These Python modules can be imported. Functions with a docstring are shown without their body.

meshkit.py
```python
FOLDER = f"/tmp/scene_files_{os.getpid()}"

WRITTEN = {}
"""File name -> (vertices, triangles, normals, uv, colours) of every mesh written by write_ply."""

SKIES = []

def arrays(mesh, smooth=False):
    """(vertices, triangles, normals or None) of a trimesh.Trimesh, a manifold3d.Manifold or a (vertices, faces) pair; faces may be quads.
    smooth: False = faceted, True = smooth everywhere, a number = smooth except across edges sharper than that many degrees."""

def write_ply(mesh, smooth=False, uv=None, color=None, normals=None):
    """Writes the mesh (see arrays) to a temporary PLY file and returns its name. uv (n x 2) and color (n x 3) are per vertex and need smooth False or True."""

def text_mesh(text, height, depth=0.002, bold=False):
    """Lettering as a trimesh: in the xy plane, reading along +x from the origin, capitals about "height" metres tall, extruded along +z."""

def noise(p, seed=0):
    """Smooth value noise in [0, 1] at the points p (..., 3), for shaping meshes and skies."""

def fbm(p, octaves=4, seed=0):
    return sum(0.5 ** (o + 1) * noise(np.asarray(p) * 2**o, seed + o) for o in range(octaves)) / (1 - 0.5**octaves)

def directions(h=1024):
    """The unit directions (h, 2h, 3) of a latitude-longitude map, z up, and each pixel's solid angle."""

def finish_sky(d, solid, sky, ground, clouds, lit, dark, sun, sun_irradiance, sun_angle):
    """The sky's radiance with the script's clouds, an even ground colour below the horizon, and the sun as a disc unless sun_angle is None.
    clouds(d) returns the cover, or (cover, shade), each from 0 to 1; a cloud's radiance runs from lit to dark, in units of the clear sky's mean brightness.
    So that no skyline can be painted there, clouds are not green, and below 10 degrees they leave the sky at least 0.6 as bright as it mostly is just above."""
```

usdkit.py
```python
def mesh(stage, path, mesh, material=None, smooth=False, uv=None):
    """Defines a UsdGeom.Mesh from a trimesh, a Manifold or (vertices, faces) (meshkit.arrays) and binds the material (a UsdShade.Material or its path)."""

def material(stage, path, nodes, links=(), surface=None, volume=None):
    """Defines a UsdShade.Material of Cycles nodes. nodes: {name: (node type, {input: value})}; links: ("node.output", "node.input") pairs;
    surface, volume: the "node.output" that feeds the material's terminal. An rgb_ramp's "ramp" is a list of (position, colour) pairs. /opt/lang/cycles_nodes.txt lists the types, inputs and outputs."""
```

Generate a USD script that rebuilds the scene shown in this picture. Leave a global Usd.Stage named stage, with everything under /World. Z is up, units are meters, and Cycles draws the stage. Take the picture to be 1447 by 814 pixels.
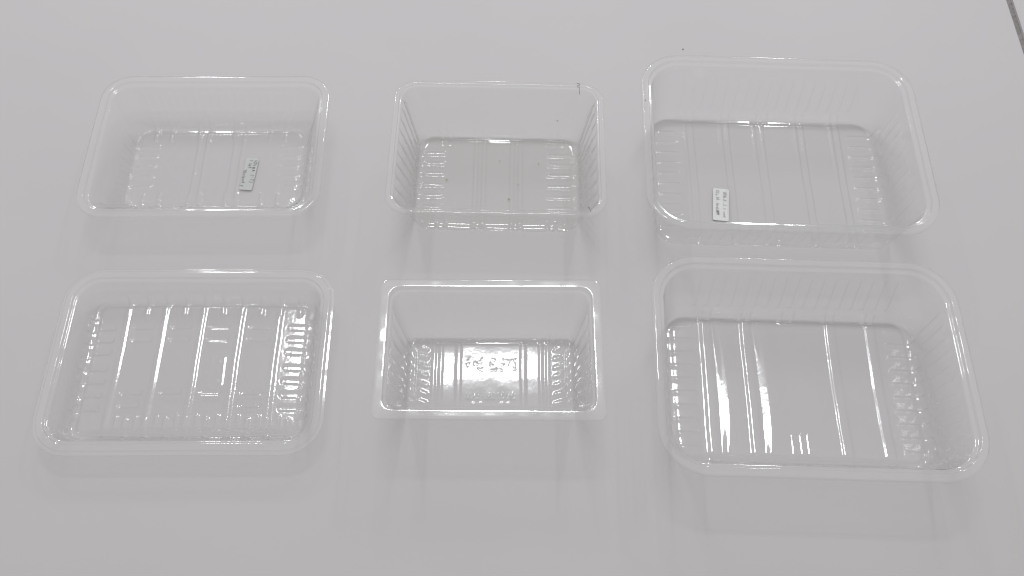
import math
import numpy as np
import trimesh
from shapely.geometry import LineString, Polygon
from shapely.ops import unary_union
import meshkit
import usdkit
from pxr import Gf, Sdf, Usd, UsdGeom, UsdLux, UsdShade, Vt

stage = Usd.Stage.CreateInMemory()
UsdGeom.SetStageUpAxis(stage, UsdGeom.Tokens.z)
UsdGeom.SetStageMetersPerUnit(stage, 1.0)
UsdGeom.Xform.Define(stage, '/World')
MM = 0.001

# ---------------------------------------------------------------- camera
PITCH, ROLL, FPX, CAM_H = 1.07991644, 0.0173548606, 1295.50247, 0.622897
EXPOSURE = 0.0
cam = UsdGeom.Camera.Define(stage, '/World/camera')
c, s = math.cos(PITCH), math.sin(PITCH)
F = np.array([0, c, -s]); R0 = np.array([1.0, 0, 0]); U0 = np.cross(R0, F)
R = math.cos(ROLL) * R0 + math.sin(ROLL) * U0
U = -math.sin(ROLL) * R0 + math.cos(ROLL) * U0
M = np.eye(4); M[0, :3], M[1, :3], M[2, :3], M[3, :3] = R, U, -F, (0, 0, CAM_H)
cam.AddTransformOp().Set(Gf.Matrix4d(M.tolist()))
cam.CreateHorizontalApertureAttr(36.0); cam.CreateVerticalApertureAttr(36.0 * 576 / 1024)
cam.CreateFocalLengthAttr(36.0 * FPX / 1447)
cam.CreateClippingRangeAttr(Gf.Vec2f(0.02, 100))
cam.CreateExposureAttr(EXPOSURE)

# ---------------------------------------------------------------- light of the room
AMBIENT, LAMP, TUBE = 0.355, 38.0, 64.0
dome = UsdLux.DomeLight.Define(stage, '/World/room_light')
room = usdkit.material(stage, '/World/Looks/room_air', {
    'tc': ('texture_coordinate', {}), 'sep': ('separate_xyz', {}),
    'ramp': ('rgb_ramp', {'ramp': [(0.0, (0.70, 0.69, 0.68)), (0.5, (0.74, 0.72, 0.71)), (0.75, (1.0, 0.985, 0.975)), (1.0, (1.3, 1.29, 1.285))]}),
    'mr': ('map_range', {'from_min': -1.0, 'from_max': 1.0, 'to_min': 0.0, 'to_max': 1.0}),
    'bg': ('background_shader', {'strength': AMBIENT})},
    [('tc.generated', 'sep.vector'), ('sep.z', 'mr.value'), ('mr.result', 'ramp.fac'), ('ramp.color', 'bg.color')], surface='bg.background')
UsdShade.MaterialBindingAPI.Apply(dome.GetPrim()).Bind(room)
# one short fitting overhead, and three long ones further off, all on a 2.4 m ceiling
def lamp(name, x, y, w, h, power):
    l = UsdLux.RectLight.Define(stage, '/World/' + name)
    l.CreateWidthAttr(w); l.CreateHeightAttr(h)
    l.CreateIntensityAttr(power); l.CreateColorAttr(Gf.Vec3f(0.96, 0.98, 1.0))
    l.AddTranslateOp().Set(Gf.Vec3d(x, y, 2.4))


lamp('ceiling_lamp', -0.08, 1.32, 0.56, 0.20, LAMP)
for n, (x, y) in enumerate(((-1.35, 3.1), (-0.1, 3.55), (1.15, 3.1))):
    lamp('ceiling_tube' + (f'_{n:03d}' if n else ''), x, y, 0.11, 0.95, TUBE)


# ---------------------------------------------------------------- materials
def clear_plastic(name, tint, haze):
    """A thin clear sheet: what it does not mirror at this angle goes straight through, greyed more where the way through the sheet is long."""
    edge = tuple(0.77 * x for x in tint)
    return usdkit.material(stage, '/World/Looks/' + name, {
        'lw': ('layer_weight', {'blend': 0.5}),
        'p': ('math', {'math_type': 'power', 'value2': 5.0}),
        'p2': ('math', {'math_type': 'power', 'value2': 2.2}),
        'tc': ('mix_color', {'a': tint, 'b': edge}),
        'f': ('math', {'math_type': 'multiply_add', 'value2': 0.957, 'value3': 0.043}),
        'd': ('math', {'math_type': 'add', 'value2': 1.0}),
        'n2': ('math', {'math_type': 'multiply', 'value2': 2.0}),
        'r': ('math', {'math_type': 'divide', 'use_clamp': True}),
        't': ('transparent_bsdf', {}),
        'g': ('glossy_bsdf', {'color': (1, 1, 1), 'roughness': 0.08, 'distribution': 'ggx'}),
        'm': ('mix_closure', {}), 'df': ('diffuse_bsdf', {'color': (0.80, 0.80, 0.80)}),
        'h': ('mix_closure', {'fac': haze})},
        [('lw.facing', 'p.value1'), ('lw.facing', 'p2.value1'), ('p2.value', 'tc.fac'), ('tc.result', 't.color'),
         ('p.value', 'f.value1'), ('f.value', 'n2.value1'), ('f.value', 'd.value1'),
         ('n2.value', 'r.value1'), ('d.value', 'r.value2'), ('r.value', 'm.fac'),
         ('t.BSDF', 'm.closure1'), ('g.BSDF', 'm.closure2'), ('m.closure', 'h.closure1'), ('df.BSDF', 'h.closure2')], surface='h.closure')


CLEAR = clear_plastic('clear_plastic', (0.990, 0.991, 0.990), 0.03)
CLEAR_WARM = clear_plastic('clear_plastic_yellowed', (0.966, 0.968, 0.957), 0.035)
RIM = clear_plastic('clear_plastic_rim', (0.985, 0.986, 0.985), 0.065)
FROSTED = clear_plastic('frosted_plastic', (0.97, 0.97, 0.97), 0.22)


def plain(name, color, rough=0.6, spec=0.3):
    return usdkit.material(stage, '/World/Looks/' + name, {'p': ('principled_bsdf', {'base_color': color, 'roughness': rough, 'specular_ior_level': spec})}, surface='p.BSDF')


TILE = usdkit.material(stage, '/World/Looks/white_tile', {
    'g': ('geometry', {}), 'n': ('noise_texture', {'scale': 5.0, 'detail': 3.0}),
    'c': ('rgb_ramp', {'ramp': [(0.3, (0.668, 0.645, 0.656)), (0.7, (0.686, 0.664, 0.673))]}),
    'n2': ('noise_texture', {'scale': 900.0, 'detail': 2.0}), 'b': ('bump', {'strength': 0.12, 'distance': 0.0002}),
    'p': ('principled_bsdf', {'roughness': 0.62, 'specular_ior_level': 0.2})},
    [('g.position', 'n.vector'), ('n.fac', 'c.fac'), ('c.color', 'p.base_color'), ('g.position', 'n2.vector'), ('n2.fac', 'b.height'), ('b.normal', 'p.normal')], surface='p.BSDF')
GROUT = usdkit.material(stage, '/World/Looks/grey_grout', {
    'g': ('geometry', {}), 'n': ('noise_texture', {'scale': 260.0, 'detail': 4.0}),
    'c': ('rgb_ramp', {'ramp': [(0.3, (0.24, 0.225, 0.22)), (0.7, (0.36, 0.34, 0.335))]}),
    'p': ('principled_bsdf', {'roughness': 0.9, 'specular_ior_level': 0.1})},
    [('g.position', 'n.vector'), ('n.fac', 'c.fac'), ('c.color', 'p.base_color')], surface='p.BSDF')
PAPER = plain('sticker_paper', (0.84, 0.84, 0.84), 0.7, 0.2)
FILM = usdkit.material(stage, '/World/Looks/sticker_film', {'a': ('transparent_bsdf', {'color': (0.96, 0.97, 0.97)}), 'b': ('diffuse_bsdf', {'color': (0.80, 0.805, 0.805)}), 'm': ('mix_closure', {'fac': 0.68})},
                      [('a.BSDF', 'm.closure1'), ('b.BSDF', 'm.closure2')], surface='m.closure')
INK = plain('black_pen_ink', (0.05, 0.05, 0.055), 0.5, 0.3)
DUST = plain('dark_dust', (0.06, 0.055, 0.05), 0.9, 0.1)
BROWN = plain('brown_speck', (0.24, 0.19, 0.09), 0.9, 0.1)
STAIN = usdkit.material(stage, '/World/Looks/brown_stain', {'a': ('transparent_bsdf', {'color': (0.955, 0.94, 0.89)}), 'b': ('diffuse_bsdf', {'color': (0.35, 0.31, 0.22)}), 'm': ('mix_closure', {'fac': 0.12})},
                       [('a.BSDF', 'm.closure1'), ('b.BSDF', 'm.closure2')], surface='m.closure')

# ---------------------------------------------------------------- prims
used = {}


def path_for(parent, name):
    base = f'{parent}/{name}'
    n = used.get(base, 0); used[base] = n + 1
    return base + (f'_{n:03d}' if n else '')


def data(prim, **k):
    for key, v in k.items():
        if v:
            prim.SetCustomDataByKey(key, v)


def thing(name, loc, rotz, **k):
    p = path_for('/World', name)
    x = UsdGeom.Xform.Define(stage, p)
    x.AddTranslateOp().Set(Gf.Vec3d(*map(float, loc))); x.AddRotateZOp().Set(math.degrees(rotz))
    data(x.GetPrim(), **k)
    return p


def put(parent, name, mesh, mat, smooth=False, **k):
    p = path_for(parent, name)
    m = usdkit.mesh(stage, p, mesh, mat, smooth)
    data(m.GetPrim(), **k)
    return p


def put_raw(parent, name, v, f, n, mat, **k):
    idx, inv = np.unique(f, return_inverse=True)
    p = path_for(parent, name)
    m = UsdGeom.Mesh.Define(stage, p)
    m.CreatePointsAttr(Vt.Vec3fArray.FromNumpy(v[idx].astype(np.float32)))
    m.CreateFaceVertexCountsAttr(Vt.IntArray.FromNumpy(np.full(len(f), 3, np.int32)))
    m.CreateFaceVertexIndicesAttr(Vt.IntArray.FromNumpy(inv.astype(np.int32).ravel()))
    m.CreateSubdivisionSchemeAttr('none')
    m.CreateNormalsAttr(Vt.Vec3fArray.FromNumpy(n[idx].astype(np.float32))); m.SetNormalsInterpolation('vertex')
    UsdShade.MaterialBindingAPI.Apply(m.GetPrim()).Bind(mat)
    data(m.GetPrim(), **k)
    return p


# ---------------------------------------------------------------- floor: big white tiles with one joint in view
def tile_slab(x0, x1, y0, y1, bev=0.0012, th=0.008):
    o = [(x0, y0), (x1, y0), (x1, y1), (x0, y1)]
    i = [(x0 + bev, y0 + bev), (x1 - bev, y0 + bev), (x1 - bev, y1 - bev), (x0 + bev, y1 - bev)]
    v = [(*p, -th) for p in o] + [(*p, -bev * 0.6) for p in o] + [(*p, 0.0) for p in i]
    f = [(8, 9, 10, 11)]
    for k in range(4):
        n = (k + 1) % 4
        f += [(k, n, 4 + n, 4 + k), (4 + k, 4 + n, 8 + n, 8 + k)]
    return np.array(v), np.array(f)


fx = UsdGeom.Xform.Define(stage, '/World/floor'); data(fx.GetPrim(), kind='structure')
JX, GAP, TW = 0.4592, 0.0062, 1.2
for ix in (-2, -1, 0, 1):
    for iy in (-1, 0, 1):
        xa = JX + ix * (TW + GAP) + GAP / 2; ya = -0.26 + iy * (TW + GAP)
        put('/World/floor', 'tile', tile_slab(xa, xa + TW, ya, ya + TW), TILE)
g = trimesh.creation.box((5.2, 4.2, 0.004)); g.apply_translation((0.3, 0.4, -0.0052))
put('/World/floor', 'grout', g, GROUT)


# ---------------------------------------------------------------- moulded trays
def smooth01(x):
    x = np.clip(x, 0, 1)
    return x * x * (3 - 2 * x)


def capsule(X, Y, x0, y0, x1, y1, r, hgt, edge):
    dx, dy = x1 - x0, y1 - y0
    L2 = dx * dx + dy * dy + 1e-9
    t = np.clip(((X - x0) * dx + (Y - y0) * dy) / L2, 0, 1)
    d = np.hypot(X - x0 - t * dx, Y - y0 - t * dy)
    return hgt * smooth01((r - d) / edge)


def round_path(P, rad, step_fine, step_wall):
    """Rounds the corners of a profile of (wall fraction, offset, z) rows; rad per inner corner. Returns rows, real lengths are in (q, z)."""
    out = [P[0]]
    for i in range(1, len(P) - 1):
        a, b, d = P[i - 1], P[i], P[i + 1]
        la = np.linalg.norm((b - a)[1:]) ; lb = np.linalg.norm((d - b)[1:])
        ra, rb = min(rad[i - 1], 0.48 * la), min(rad[i - 1], 0.48 * lb)
        p0, p1 = b + (a - b) * ra / la, b + (d - b) * rb / lb
        n = max(3, int(math.ceil((ra + rb) / step_fine)))
        for t in np.linspace(0, 1, n + 1):
            out.append((1 - t) ** 2 * p0 + 2 * t * (1 - t) * b + t * t * p1)
    out.append(P[-1])
    rows = [out[0]]
    for a, b in zip(out, out[1:]):
        L = np.linalg.norm((b - a)[1:])
        if L < 1e-6:
            continue
        n = max(1, int(math.ceil(L / step_wall)))
        rows += [a + (b - a) * t for t in np.linspace(0, 1, n + 1)[1:]]
    return np.array(rows)


def axis_lines(half, cz, step, nc):
    n = int(round(2 * (half - cz) / step))
    mid = np.linspace(-(half - cz), half - cz, n + 1)
    lo = np.linspace(-half, -(half - cz), nc + 1)[:-1]
    return np.concatenate([lo, mid, -lo[::-1]])


def tray(name, loc, rot, W, D, h, w, d, bx, by, cr_rim, cr_base, flange, base_fn, bow, flutes, mat, seed, corner_flutes=0.0, rough=0.02, foot=3.0, cr_in=None, **k):
    """W x D over the rim, h high, w x d at the foot (all mm); flange: rows (offset past the wall, z below/above h)."""
    root = thing(name, (loc[0] * MM, loc[1] * MM, 0.0004), rot, **k)
    IN, step = 4.0, 0.62
    a0, b0, c0 = w / 2 - IN, d / 2 - IN, max(cr_base - IN, 1.5)
    nc = max(5, int(c0 / 0.9))
    xs, ys = axis_lines(a0, c0, step, nc), axis_lines(b0, c0, step, nc)
    X, Y = np.meshgrid(xs, ys, indexing='ij')
    # the square corner cells become quarter discs
    qx, qy = (np.abs(X) - (a0 - c0)) / c0, (np.abs(Y) - (b0 - c0)) / c0
    corner = (qx > 0) & (qy > 0)
    m = np.maximum(qx, qy)
    ang = np.where(qx >= qy, np.pi / 4 * qy / np.maximum(qx, 1e-9), np.pi / 2 - np.pi / 4 * qx / np.maximum(qy, 1e-9))
    X = np.where(corner, np.sign(X) * (a0 - c0 + c0 * m * np.cos(ang)), X)
    Y = np.where(corner, np.sign(Y) * (b0 - c0 + c0 * m * np.sin(ang)), Y)
    nx, ny = X.shape
    # perimeter, anticlockwise
    ii = np.concatenate([np.arange(nx - 1), np.full(ny - 1, nx - 1), np.arange(nx - 1, 0, -1), np.zeros(ny - 1, int)])
    jj = np.concatenate([np.zeros(nx - 1, int), np.arange(ny - 1), np.full(nx - 1, ny - 1), np.arange(ny - 1, 0, -1)])
    px, py = X[ii, jj], Y[ii, jj]
    isx, isy = np.abs(px) > a0 - c0 + 1e-6, np.abs(py) > b0 - c0 + 1e-6
    cor = isx & isy
    nrm = np.zeros((len(px), 2))
    nrm[cor, 0] = (np.abs(px[cor]) - (a0 - c0)) / c0 * np.sign(px[cor]); nrm[cor, 1] = (np.abs(py[cor]) - (b0 - c0)) / c0 * np.sign(py[cor])
    on_x = ~cor & (np.abs(np.abs(px) - a0) < 1e-6); on_y = ~cor & ~on_x
    nrm[on_x, 0] = np.sign(px[on_x]); nrm[on_y, 1] = np.sign(py[on_y])
    nrm /= np.linalg.norm(nrm, axis=1, keepdims=True)
    fx_, fy_ = np.clip(px / (a0 - c0), -1, 1), np.clip(py / (b0 - c0), -1, 1)   # place along the straight part
    # the wall's profile: rows of (wall fraction, offset, z)
    fl = [(1.0, o, h + z) for o, z in flange]
    Fw = max(o for o, z in flange)
    flx, fly = (W - w) / 2 - Fw, (D - d) / 2 - Fw
    fm = (flx + fly) / 2
    P = np.array([(0, -IN, 0.0), (0, 0, 0.0)] + fl)
    Q = np.column_stack([P[:, 0], P[:, 1] + P[:, 0] * fm, P[:, 2]])
    Q[:, 0] = P[:, 0]
    rows = round_path(Q, [foot] + [1.0] + [0.45] * (len(fl) - 2), 0.4, 0.95)
    wf = rows[:, 0]; off = rows[:, 1] - wf * fm; z = rows[:, 2]
    n_wall = int(np.argmax(wf > 0.985))
    rings = []
    for r in range(len(rows)):
        ax, bb = w / 2 + wf[r] * flx + off[r], d / 2 + wf[r] * fly + off[r]
        t = np.clip(wf[r] + 0, 0, 1)
        ci = cr_rim - Fw if cr_in is None else cr_in
        cc = cr_base * (1 - t) + ci * t + (off[r] if t < 0.99 else (cr_rim - ci) * max(off[r], 0) / Fw)
        cc = max(cc, 1.2)
        x = np.where(isx & cor | on_x, 0, 0) + fx_ * (ax - cc) + nrm[:, 0] * cc
        y = fy_ * (bb - cc) + nrm[:, 1] * cc
        # straight sides: the other coordinate sits on the side itself
        x = np.where(on_x, np.sign(px) * ax, x); y = np.where(on_y, np.sign(py) * bb, y)
        zz = np.full(len(px), z[r])
        rings.append([x, y, zz, r])
    # moulded flutes pushed in along the wall's normal
    dz = np.gradient(z); do = np.gradient(rows[:, 1])
    ln = np.hypot(dz, do) + 1e-9
    nin, nup = -dz / ln, do / ln
    pos_x, pos_y = fx_ * (w / 2 - cr_base), fy_ * (d / 2 - cr_base)
    V = [np.column_stack([X.ravel(), Y.ravel(), np.zeros(X.size)])]
    Z = base_fn(X, Y)
    up_, bow_x, sag_y = bow                    # the floor of the tray stands up_ above its foot, arched across and sagging from front to back
    inset = np.minimum(a0 - np.abs(X), b0 - np.abs(Y))
    inset = np.where(corner, c0 * (1 - m), inset)
    Z = (Z + up_ + bow_x * (1 - (X / a0) ** 2) - sag_y * (1 - (Y / b0) ** 2)) * 1.0
    Z = Z * smooth01((inset + 1.0) / 3.5)
    V[0][:, 2] = Z.ravel()
    per0 = ii * ny + jj
    edge = Z[ii, jj]
    for x, y, zz, r in rings[1:]:
        amt = np.zeros(len(px))
        for side, p0, half, amp, z0, z1 in flutes:
            msk, pp = {'N': (on_y & (py > 0), pos_x), 'S': (on_y & (py < 0), pos_x), 'E': (on_x & (px > 0), pos_y), 'W': (on_x & (px < 0), pos_y)}[side]
            if z[r] > z1 + 2:
                continue
            prof = smooth01((half - np.abs(pp - p0)) / 0.95)
            amt += np.where(msk, amp * prof, 0) * smooth01((z1 - z[r]) / 2.0 + 0.5) * (1.0 if z0 <= 0 else smooth01((z[r] - z0) / 2.0 + 0.5))
        if corner_flutes:
            phi = np.arctan2(nrm[:, 1], nrm[:, 0])
            amt += np.where(cor, corner_flutes * (0.5 + 0.5 * np.cos(phi * 28)) * np.sin(np.clip(2 * np.abs(np.abs(((phi / (np.pi / 2)) % 1) - 0.5) - 0.5), 0, 1) * np.pi / 2), 0) * smooth01((0.55 * h - z[r]) / 4 + 0.5)
        sx = x + nrm[:, 0] * amt * nin[r]; sy = y + nrm[:, 1] * amt * nin[r]
        up = amt * nup[r] * (1 if r < n_wall else 0)
        fade = max(0.0, 1 - r / 4.0)
        V.append(np.column_stack([sx, sy, zz + up * (1 - fade) + edge * fade]))
    V = np.vstack(V)
    # nothing soft is straight: slow warp of the sheet, and fine pulled texture in the floor of the tray
    nb = X.size
    q = V * 0.016 + seed * 7.3
    lift = np.clip(V[:, 2] / h, 0, 1)
    for ax_, amp in ((0, 0.9), (1, 0.9), (2, 0.9)):
        V[:, ax_] += amp * (meshkit.fbm(q + 31.7 * ax_, 2, seed) - 0.5) * lift
    q2 = V * 0.06 + seed
    V[:, 2] += 0.16 * (meshkit.fbm(q2, 2, seed + 5) - 0.5) * np.where(V[:, 2] < 4, 1, 0.6)
    V[nb:, 2] += 0.11 * (meshkit.noise(V[nb:] * (0.13, 0.13, 0), seed + 21) - 0.5) * lift[nb:]
    V[:nb, 2] += rough * (meshkit.noise(V[:nb] * (0.8, 0.8, 0), seed + 9) - 0.5) * 2
    V[:, 2] -= min(0.0, V[:, 2].min())
    faces = []
    I, J = np.meshgrid(np.arange(nx - 1), np.arange(ny - 1), indexing='ij')
    q4 = np.stack([I * ny + J, (I + 1) * ny + J, (I + 1) * ny + J + 1, I * ny + J + 1], -1).reshape(-1, 4)
    fb = np.vstack([q4[:, [0, 1, 2]], q4[:, [0, 2, 3]]])
    npx = len(px)
    ring_ids = [per0] + [nb + npx * k_ + np.arange(npx) for k_ in range(len(rings) - 1)]

    def strip(r):
        a, b = ring_ids[r], ring_ids[r + 1]
        a2, b2 = np.roll(a, -1), np.roll(b, -1)
        qd = np.stack([a, b, b2, a2], -1)
        return np.vstack([qd[:, [0, 1, 2]], qd[:, [0, 2, 3]]])
    st = [strip(r) for r in range(len(ring_ids) - 1)]
    fw, fr = np.vstack(st[:n_wall]), np.vstack(st[n_wall:])
    allf = np.vstack([fb, fw, fr])
    V *= MM
    fn = np.cross(V[allf[:, 1]] - V[allf[:, 0]], V[allf[:, 2]] - V[allf[:, 0]])
    N = np.zeros_like(V)
    for k_ in range(3):
        for a_ in range(3):
            N[:, a_] += np.bincount(allf[:, k_], fn[:, a_], len(V))
    N /= np.linalg.norm(N, axis=1, keepdims=True) + 1e-30
    put_raw(root, 'base', V, fb, N, mat)
    put_raw(root, 'wall', V, fw, N, mat)
    put_raw(root, 'rim', V, fr, N, RIM)
    grid = V[:nb].reshape(nx, ny, 3)

    def height(x, y):
        i = np.clip(np.searchsorted(xs, x), 0, nx - 1); j = np.clip(np.searchsorted(ys, y), 0, ny - 1)
        return grid[i, j, 2]
    return root, height


def ribs(*items):
    def fn(X, Y):
        X = X + 0.22 * np.sin(Y / 16.0 + X * 0.03) + 0.06 * np.sin(Y / 5.1 + 1.0)
        up, down = np.zeros_like(X), np.zeros_like(X)
        for x0, y0, x1, y1, r, hgt, edge in items:
            if hgt > 0:
                up = np.maximum(up, capsule(X, Y, x0, y0, x1, y1, r, hgt, edge))
            else:
                down = np.maximum(down, capsule(X, Y, x0, y0, x1, y1, r, -hgt, edge))
        return up - down
    return fn


def long_rib(x, half, r=3.2, hgt=0.7, edge=2.9, slant=0.0):
    return (x - slant, -half, x + slant, half, r, hgt, edge)


def bar(x0, x1, y, r=2.2, hgt=0.6, edge=1.9):
    return (x0, y, x1, y, r, hgt, edge)


def tick(x, y0, y1, r=2.2, hgt=0.6, edge=1.9):
    return (x, y0, x, y1, r, hgt, edge)


# ---- 1: shallow tray with a handwritten sticker, back row left
it, fl = [], []
for x in (-56, -43, -19.5, -10, 9.8, 19.5, 39, 52):
    it.append(tick(x, 27, 36, 1.9, 0.9)); it.append(tick(x, -36, -27, 1.9, 0.9))
    fl += [('N', x, 2.2, 0.9, 0, 12), ('S', x, 2.2, 0.9, 0, 12)]
for x in (-15, 15):
    it += [long_rib(x - 3.4, 34, 2.0, 0.8, 1.4), long_rib(x + 3.4, 34, 2.0, 0.8, 1.4)]
for y in (-20, -10, 0, 10, 20):
    it += [bar(52, 66, y, 2.2), bar(-66, -52, y, 2.2)]
    fl += [('E', y, 2.3, 0.9, 0, 12), ('W', y, 2.3, 0.9, 0, 12)]
for x in np.arange(-54, 55, 6.0):
    fl += [('N', x, 1.6, 0.7, 10, 26), ('S', x, 1.6, 0.7, 10, 26)]
FL_STEP = [(0.0, -3.2), (2.6, -3.0), (3.2, -0.2), (7.2, 0.0), (8.6, -0.5), (9.2, -3.2)]
t1, h1 = tray('plastic_tray', (-244.16, 440.56), 0.022, 187.3, 138.5, 34.0, 143.0, 79.0, 0, 0, 24, 13, FL_STEP, ribs(*it), (0.6, 0.3, 0.2), fl, CLEAR, 1, corner_flutes=0.8,
              label='shallow clear tray with a narrow handwritten sticker, behind the tray of many short ribs', category='tray', group='clear plastic food trays')

# ---- 2: deep tray with slanting flutes in its ends, back row middle
it, fl = [], []
for x in (-15, 15):
    it += [long_rib(x - 3.4, 44, 2.3, 1.1, 1.3), long_rib(x + 3.4, 44, 2.3, 1.1, 1.3)]
for x in (-47, -40.5, -18.5, -11.5, 11.5, 18.5, 40.5, 47, 54):
    fl += [('N', x, 2.1, 1.1, 0, 9), ('S', x, 2.1, 1.1, 0, 9)]
    it += [tick(x, 39, 45, 2.1, 1.0), tick(x, -45, -39, 2.1, 1.0)]
for y in (27.8, 17.8, 7.6, -3.6, -14, -25):
    it += [bar(-66, -45.5, y, 2.2, 0.75, 1.3), bar(42, 66, y, 2.2, 0.75, 1.3)]
    fl += [('W', y, 2.4, 1.0, 0, 8), ('E', y, 2.4, 1.0, 0, 8)]
for y in np.arange(-32, 33, 8.0):
    fl += [('W', y, 2.8, 2.3, 9, 46), ('E', y, 2.8, 2.3, 9, 46)]
FL_ROLL = [(0.0, -2.0), (1.6, -1.6), (2.0, 0.0), (5.0, 0.0), (6.0, -1.0), (6.0, -3.4)]
t2, h2 = tray('plastic_tray', (-13.2, 430.2), -0.003, 166.5, 127.2, 51.3, 132.0, 94.0, 0, 0, 18, 14, FL_ROLL, ribs(*it), (0.5, 0.2, 0.1), fl, CLEAR_WARM, 2,
              label='deep slightly yellowed tray with brown specks inside, fluted ends and pen marks on its rim', category='tray', group='clear plastic food trays')

# ---- 3 and 6: the two largest trays, alike
def large(sticker):
    it, fl = [], []
    hd = 60
    for x in (-61.5, -31.5, 31.5, 61.5):
        it.append(long_rib(x, hd, 5.2, 0.9, 3.2) if not sticker else long_rib(x - 2.9, hd, 2.1, 0.9, 1.4))
        if sticker:
            it.append(long_rib(x + 2.9, hd, 2.1, 0.9, 1.4))
        for sx in (-3.2, 3.2):
            fl += [('N', x + sx, 1.9, 1.0, 0, 8), ('S', x + sx, 1.9, 1.0, 0, 8)]
    if sticker:
        it += [long_rib(-6.5, hd, 2.1, 0.8, 1.4), long_rib(0.5, hd, 2.1, 0.8, 1.4)]
    for x in (-4.5, 4.5):
        fl += [('N', x, 1.9, 1.0, 0, 8), ('S', x, 1.9, 1.0, 0, 8)]
    for x in (-6.5, -0.5, 4.5):
        it.append(tick(x, -60, -36, 1.5, 0.45))
    for y in np.arange(-47, 48, 10.45):
        it += [bar(73, 92, y, 2.4, 0.9), bar(-92, -73, y, 2.4, 0.9)]
        fl += [('E', y, 2.5, 1.1, 0, 9), ('W', y, 2.5, 1.1, 0, 9)]
    for x in np.arange(-72, 73, 9.0):
        fl += [('N', x, 2.2, 0.85, 12, 42), ('S', x, 2.2, 0.85, 12, 42)]
    for y in np.arange(-42, 43, 9.0):
        fl += [('E', y, 2.2, 0.85, 12, 42), ('W', y, 2.2, 0.85, 12, 42)]
    return it, fl


FL_LARGE = [(0.0, -3.6), (2.8, -3.3), (3.3, -0.3), (7.4, 0.0), (8.7, -0.8), (9.0, -3.8)]
it, fl = large(True)
t3, h3 = tray('plastic_tray', (208.0, 436.0), -0.012, 217.8, 166.0, 57.3, 187.0, 127.0, 0, 0, 33, 16, FL_LARGE, ribs(*it), (0.3, 0.8, 0.4), fl, CLEAR, 3, foot=7.0,
              label='large deep tray with a white handwritten sticker lying near its front edge', category='tray', group='clear plastic food trays')

# ---- 4: flat tray with many ribs, front row left
it, fl = [], []
for x in (-56.8, -28.4, 0, 28.4, 56.4):
    it.append(long_rib(x, 52, 3.4, 0.75, 3.0))
for cx in (-42.6, -14.2, 14.2, 43.8):
    for y in (31.5, 21.6, -20.5, -30.3):
        if abs(cx) < 15 and y < -25:
            continue
        it.append(bar(cx - 5.6, cx + 5.6, y, 3.0, -0.9, 2.0))
for y in (31.5, 21.6, 11.8, -1.0, -11.2, -21.7, -32.0):
    for sg in (-1, 1):
        it.append((sg * 66, y, sg * 78, y, 3.3, -0.9, 2.0))
for y in (36.4, 25.8, 16, 4.6, -4.3, -14.8, -25.7, -36.5):
    fl += [('W', y, 2.6, 1.1, 0, 6), ('E', y, 2.6, 1.1, 0, 6)]
for x in np.arange(-57, 72, 14.3):
    fl += [('N', x, 2.4, 1.0, 0, 6), ('S', x, 2.4, 1.0, 0, 6)]
    it += [tick(x, 41.5, 52, 2.4, 0.9), tick(x, -52, -41.5, 2.4, 0.9)]
for x in np.arange(-49.5, 72, 14.3):
    it += [tick(x, -47, -39, 1.9, 0.7)]
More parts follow.
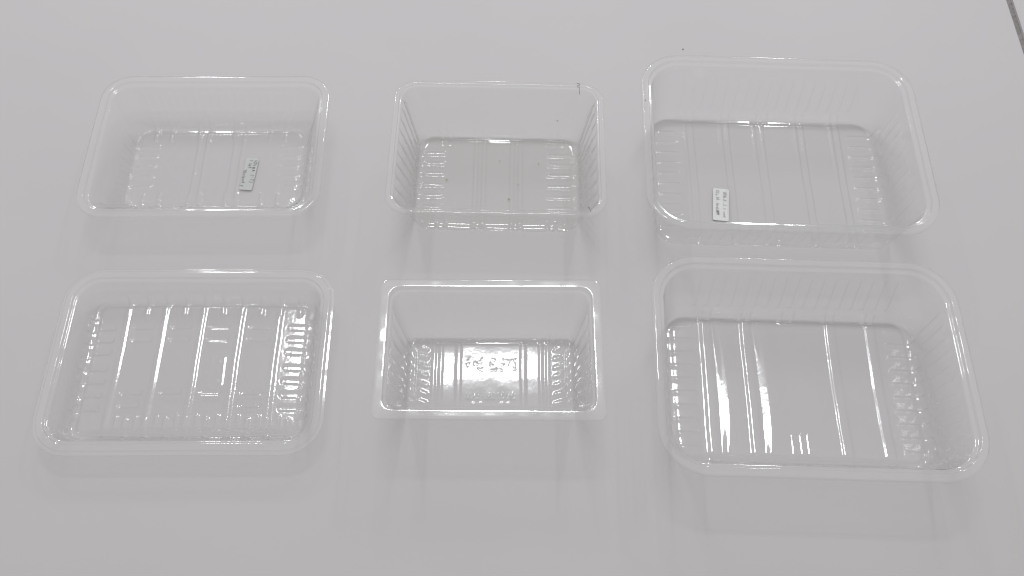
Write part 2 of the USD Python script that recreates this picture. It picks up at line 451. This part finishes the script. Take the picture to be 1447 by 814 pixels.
it += [(12, 8, 12, -18, 1.2, 0.14, 0.9), (21, 6, 21, -16, 1.6, 0.26, 1.1), (15, 6, 18, 3, 1.1, 0.3, 0.8), (15, -2, 18, -4, 1.1, 0.3, 0.8), (14, -9, 18, -12, 1.1, 0.3, 0.8)]
FL_WIDE = [(0.0, -2.6), (2.4, -2.4), (3.0, -0.3), (6.6, 0.0), (7.6, -0.3), (8.2, -1.6), (10.4, -1.8), (10.6, -3.2)]
t4, h4 = tray('plastic_tray', (-230.0, 261.5), 0.020, 200.6, 144.6, 21.4, 165.0, 108.0, 0, 0, 27, 9, FL_WIDE, ribs(*it), (2.0, 3.8, 0.25), fl, CLEAR, 4, rough=0.012, foot=2.0,
              label='flattest clear tray, its base covered with many short rounded ribs', category='tray', group='clear plastic food trays')

# ---- 5: small deep tray with square corners, front row middle
it, fl = [], []
for x in (-23.8, 23.8):
    it.append(long_rib(x, 27, 2.9, 0.55, 2.0))
for x in (-39.5, 39.5):
    it.append(long_rib(x - 2.6, 27, 2.4, 0.55, 2.0)); it.append(long_rib(x + 2.6, 27, 2.4, 0.55, 2.0))
for k_, y in enumerate((21, 14, 7, 0, -7, -14, -21)):
    for sg in (-1, 1):
        it.append((sg * 47.2, y - 0.8, sg * 51.5, y + 0.8, 2.3, 0.6, 1.7))
        fl += [('E' if sg > 0 else 'W', y, 2.0, 0.9, 0, 6)]
for x in (-54, -47, -42, -36, -26, -21, -12, -6, 6, 12, 21, 26, 36, 42, 47, 54):
    fl += [('N', x, 1.5, 0.7, 0, 6), ('S', x, 1.5, 0.7, 0, 6)]
for y in np.arange(-20, 21, 8.0):
    fl += [('W', y, 2.4, 1.3, 8, 42), ('E', y, 2.4, 1.3, 8, 42)]
for x in (-12.6, -7.5, 7.5, 12.6):
    it.append(tick(x, -27, -22, 1.1, 0.5))
rng5 = np.random.default_rng(55)
for k_ in range(26):   # the raised maker's panel, too worn to read
    x, y, a = rng5.uniform(-18.5, 18.5), rng5.choice((4.5, 8.5, 12.0)) + rng5.uniform(-0.8, 0.8), rng5.choice((0.0, 1.57, 0.9, -0.7))
    it.append((x - 1.1 * math.cos(a), y - 1.1 * math.sin(a), x + 1.1 * math.cos(a), y + 1.1 * math.sin(a), 0.95, 0.14, 0.85))
for x in np.arange(-48, 49, 8.0):
    fl += [('N', x, 1.6, 0.4, 10, 40), ('S', x, 1.6, 0.4, 10, 40)]
FL_SQUARE = [(0.0, -5.0), (1.3, -4.7), (1.7, -0.15), (6.9, -0.11), (8.0, -0.5), (8.3, -2.8)]
t5, h5 = tray('plastic_tray', (-14.46, 259.68), 0.013, 155.9, 105.3, 52.0, 120.0, 62.0, 0, 0, 5.5, 5.5, FL_SQUARE, ribs(*it), (0.3, 0.5, -0.35), fl, CLEAR, 5, rough=0.005, foot=2.6, cr_in=9.0,
              label='smallest tray, deep with square rim corners and a bright ceiling light mirrored in its base', category='tray', group='clear plastic food trays')

it, fl = large(False)
ribs6 = ribs(*it)


def base6(X, Y):
    # beside the two left ribs the sheet rises in a long fillet that is widest half way along
    z = ribs6(X, Y)
    wid = 3.2 + 6.3 * np.clip(1 - ((Y + 14) / np.where(Y > -14, 70, 44)) ** 2, 0, 1)
    for x0 in (-57.5, -27.5):
        z = z + (1.12 + 0.5 * np.clip(Y / 55, 0, 1)) * smooth01((X - x0) / wid) * (1 - smooth01((X - x0 - wid) / 14.0))
    return z


t6, h6 = tray('plastic_tray', (206.4, 252.8), -0.013, 217.4, 162.6, 51.2, 184.0, 115.0, 0, 0, 34, 16, FL_LARGE, base6, (1.8, 3.0, 1.4), fl, CLEAR, 6, foot=6.0, rough=0.006,
              label='large deep tray without a sticker, two bent white reflections along its left ribs', category='tray', group='clear plastic food trays')

# ---------------------------------------------------------------- handwriting
GLYPH = {
    'U': [[(0, 1), (.05, .3), (.3, 0), (.55, .3), (.6, 1)]], 'D': [[(.05, 0), (.05, 1), (.45, .85), (.6, .5), (.4, .1), (.05, 0)]],
    'I': [[(.2, 0), (.22, 1)]], 'N': [[(.05, 0), (.05, 1), (.55, 0), (.6, 1)]], 'A': [[(0, 0), (.3, 1), (.6, 0)], [(.12, .4), (.5, .38)]],
    '(': [[(.4, 1.1), (.2, .7), (.2, .3), (.4, -.1)]], ')': [[(.2, 1.1), (.4, .7), (.4, .3), (.2, -.1)]], '-': [[(.1, .45), (.5, .5)]],
    'T': [[(0, 1), (.6, 1)], [(.3, 1), (.32, 0)]], 'J': [[(.5, 1), (.5, .2), (.3, 0), (.1, .15)]], '.': [[(.2, 0), (.24, .06)]],
    's': [[(.5, .55), (.2, .6), (.15, .42), (.45, .25), (.4, .03), (.1, .03)]], 'e': [[(.1, .3), (.5, .35), (.4, .6), (.15, .55), (.1, .2), (.3, 0), (.52, .1)]],
    't': [[(.3, 1), (.3, .1), (.5, 0)], [(.08, .65), (.55, .68)]],
    '0': [[(.3, 1), (.08, .7), (.08, .3), (.3, 0), (.54, .3), (.54, .7), (.3, 1)]], '1': [[(.12, .8), (.3, 1), (.3, 0)]],
    '2': [[(.08, .8), (.3, 1), (.52, .75), (.08, 0), (.58, .02)]], '4': [[(.42, 0), (.42, 1), (.06, .32), (.6, .34)]],
    '5': [[(.52, 1), (.12, 1), (.1, .58), (.4, .6), (.52, .3), (.3, 0), (.06, .1)]], '6': [[(.48, 1), (.15, .6), (.08, .25), (.3, 0), (.54, .25), (.3, .5), (.1, .3)]],
    '8': [[(.3, .52), (.1, .78), (.3, 1), (.5, .78), (.3, .52), (.06, .25), (.3, 0), (.56, .25), (.3, .52)]],
    'x': [[(.08, .6), (.5, .05)], [(.5, .6), (.08, .05)]], 'M': [[(.02, 0), (.08, 1), (.3, .35), (.52, 1), (.6, 0)]], 'R': [[(.08, 0), (.08, 1), (.5, .85), (.45, .55), (.08, .5), (.56, 0)]],
    ' ': []}


def pen(lines, size, width, depth, seed):
    """lines: (text, x, y) in mm, baseline left; one flat mesh of pen strokes."""
    rng = np.random.default_rng(seed)
    shapes = []
    for text, x, y, adv in lines:
        for ch in text:
            jx, jy, sc = rng.normal(0, .06), rng.normal(0, .1), size * rng.uniform(.9, 1.1)
            for st_ in GLYPH[ch]:
                pts = [(x + (px_ + jx + 0.12 * py_) * sc * 0.9 + rng.normal(0, .03), y + (py_ + jy) * sc + rng.normal(0, .03)) for px_, py_ in st_]
                shapes.append(LineString(pts).buffer(width / 2, quad_segs=3))
            x += adv * rng.uniform(.92, 1.08)
    u = unary_union(shapes)
    return trimesh.util.concatenate([trimesh.creation.extrude_polygon(p.simplify(0.02), depth, engine='earcut') for p in getattr(u, 'geoms', [u])])


def sticker(root, height, cx, cy, wd, ln, turn, lines, size, adv, mat, seed, label):
    """A rounded slip, its writing running towards the front of the tray."""
    box = Polygon([(-ln / 2, -wd / 2), (ln / 2, -wd / 2), (ln / 2, wd / 2), (-ln / 2, wd / 2)]).buffer(-1.3).buffer(1.3, quad_segs=5)
    slip = trimesh.creation.extrude_polygon(box, 0.08, engine='earcut')
    ink = pen(lines, size, 0.29, 0.05, seed)
    top = max(height(cx + a, cy + b) for a in np.linspace(-wd / 2, wd / 2, 5) for b in np.linspace(-ln / 2, ln / 2, 9)) + 0.00015
    T = trimesh.transformations.translation_matrix((cx * MM, cy * MM, top)) @ trimesh.transformations.rotation_matrix(math.radians(-90 + turn), (0, 0, 1)) @ np.diag([MM, MM, MM, 1])
    slip.apply_transform(T)
    ink.apply_translation((0, 0, 0.082)); ink.apply_transform(T)
    p = put(root, 'sticker', slip, mat, label=label)
    put(p, 'handwriting', ink, INK)


sticker(t1, h1, 26.6, -7.0, 10.4, 31.5, -4.0, [('UDINA (-T)', -13.6, 1.6, 2.35), ('1 set', -14.2, -1.9, 1.75), ('18x14x4.5', -4.2, -5.0, 1.95)], 2.5, 2.2, FILM, 11, 'narrow translucent sticker with three lines of handwriting')
sticker(t3, h3, -39.8, -24.6, 12.8, 31.0, -4.5, [('UDN.D.J 1 set', -12.5, 1.7, 1.95), ('22x16.5x60MM', -13.8, -4.0, 2.05)], 2.4, 2.0, PAPER, 12, 'white sticker with two lines of handwriting')

# ---------------------------------------------------------------- raised number in the small tray's base
txt = meshkit.text_mesh('MPB-18110MC', 5.2, 0.28)
b = txt.bounds
txt.apply_translation((-(b[0, 0] + b[1, 0]) / 2, -18.4, 0)); 
sc_ = 36.0 / (b[1, 0] - b[0, 0]); txt.vertices[:, 0] *= sc_
zz = np.array([h5(x, y) for x, y in txt.vertices[:, :2]])
txt.vertices[:, :2] *= MM; txt.vertices[:, 2] = txt.vertices[:, 2] * MM + zz
put(t5, 'raised_number', txt, FROSTED)

# ---------------------------------------------------------------- dirt and pen marks
def blob(x, y, r, seed, z=0.0, th=0.06, stretch=1.0):
    rng = np.random.default_rng(seed)
    a = np.linspace(0, 2 * np.pi, 15)[:-1]
    rr = r * rng.uniform(.7, 1.25, 14)
    m = trimesh.creation.extrude_polygon(Polygon(np.column_stack([x + rr * np.cos(a), y + stretch * rr * np.sin(a)])).buffer(0), th, engine='earcut')
    m.apply_scale(MM); m.apply_translation((0, 0, z))
    return m


for n, (x, y, r, m_) in enumerate([(9.5, -16.5, 0.9, STAIN), (9.6, -16.4, 0.34, BROWN), (33.4, 19.2, 0.8, STAIN), (16.7, -2.4, 0.7, STAIN), (1.1, 21.3, 0.6, STAIN), (-42.1, 1.8, 1.0, STAIN), (9.6, -14.8, 3.6, None)]):
    if m_:
        put(t2, 'stain', blob(x, y, r, n, h2(x, y) + 0.00006 + 0.00005 * n, stretch=1.3), m_)

put(t2, 'dirt_speck', trimesh.Trimesh(*(lambda m: (m.vertices * (0.4, 0.25, 0.5) * MM + np.array([48.4, 49.3, 20.0]) * MM, m.faces))(trimesh.creation.icosphere(1))), DUST)
put(t3, 'dirt_speck', trimesh.Trimesh(*(lambda m: (m.vertices * (0.35, 0.65, 0.25) * MM + np.array([-106.3, 34.0, 57.5]) * MM, m.faces))(trimesh.creation.icosphere(1))), DUST)


def stroke(points, r):
    """A pen line as a fine round thread through the points (mm)."""
    segs = []
    for a, b in zip(points, points[1:]):
        a, b = np.array(a, float), np.array(b, float)
        segs.append(trimesh.creation.cylinder(radius=r, segment=(a, b), sections=6))
        e = trimesh.creation.icosphere(1, r); e.apply_translation(b); segs.append(e)
    m = trimesh.util.concatenate(segs); m.apply_scale(MM)
    return m


put(t2, 'pen_mark', stroke([(62.3, 62.6, 51.5), (63.9, 62.4, 51.5), (64.3, 60.4, 51.6), (62.8, 60.2, 51.6), (62.6, 58.7, 51.5), (64.2, 58.6, 51.3), (64.1, 57.3, 49.0), (64.8, 56.3, 45.5)], 0.15), INK)
put(t2, 'pen_mark', stroke([(68.6, -55.6, 51.5), (69.8, -56.4, 51.6), (70.2, -58.0, 51.6), (70.4, -59.4, 51.5)], 0.17), INK)
speck = blob(0, 0, 0.5, 77, 0.0003, 0.4)
sp = put('/World', 'dust_speck', speck, DUST, label='tiny dark speck lying on the white floor just behind the large tray with the sticker', category='dust')
UsdGeom.Xformable(stage.GetPrimAtPath(sp)).AddTranslateOp().Set(Gf.Vec3d(0.1495, 0.5784, 0.0))
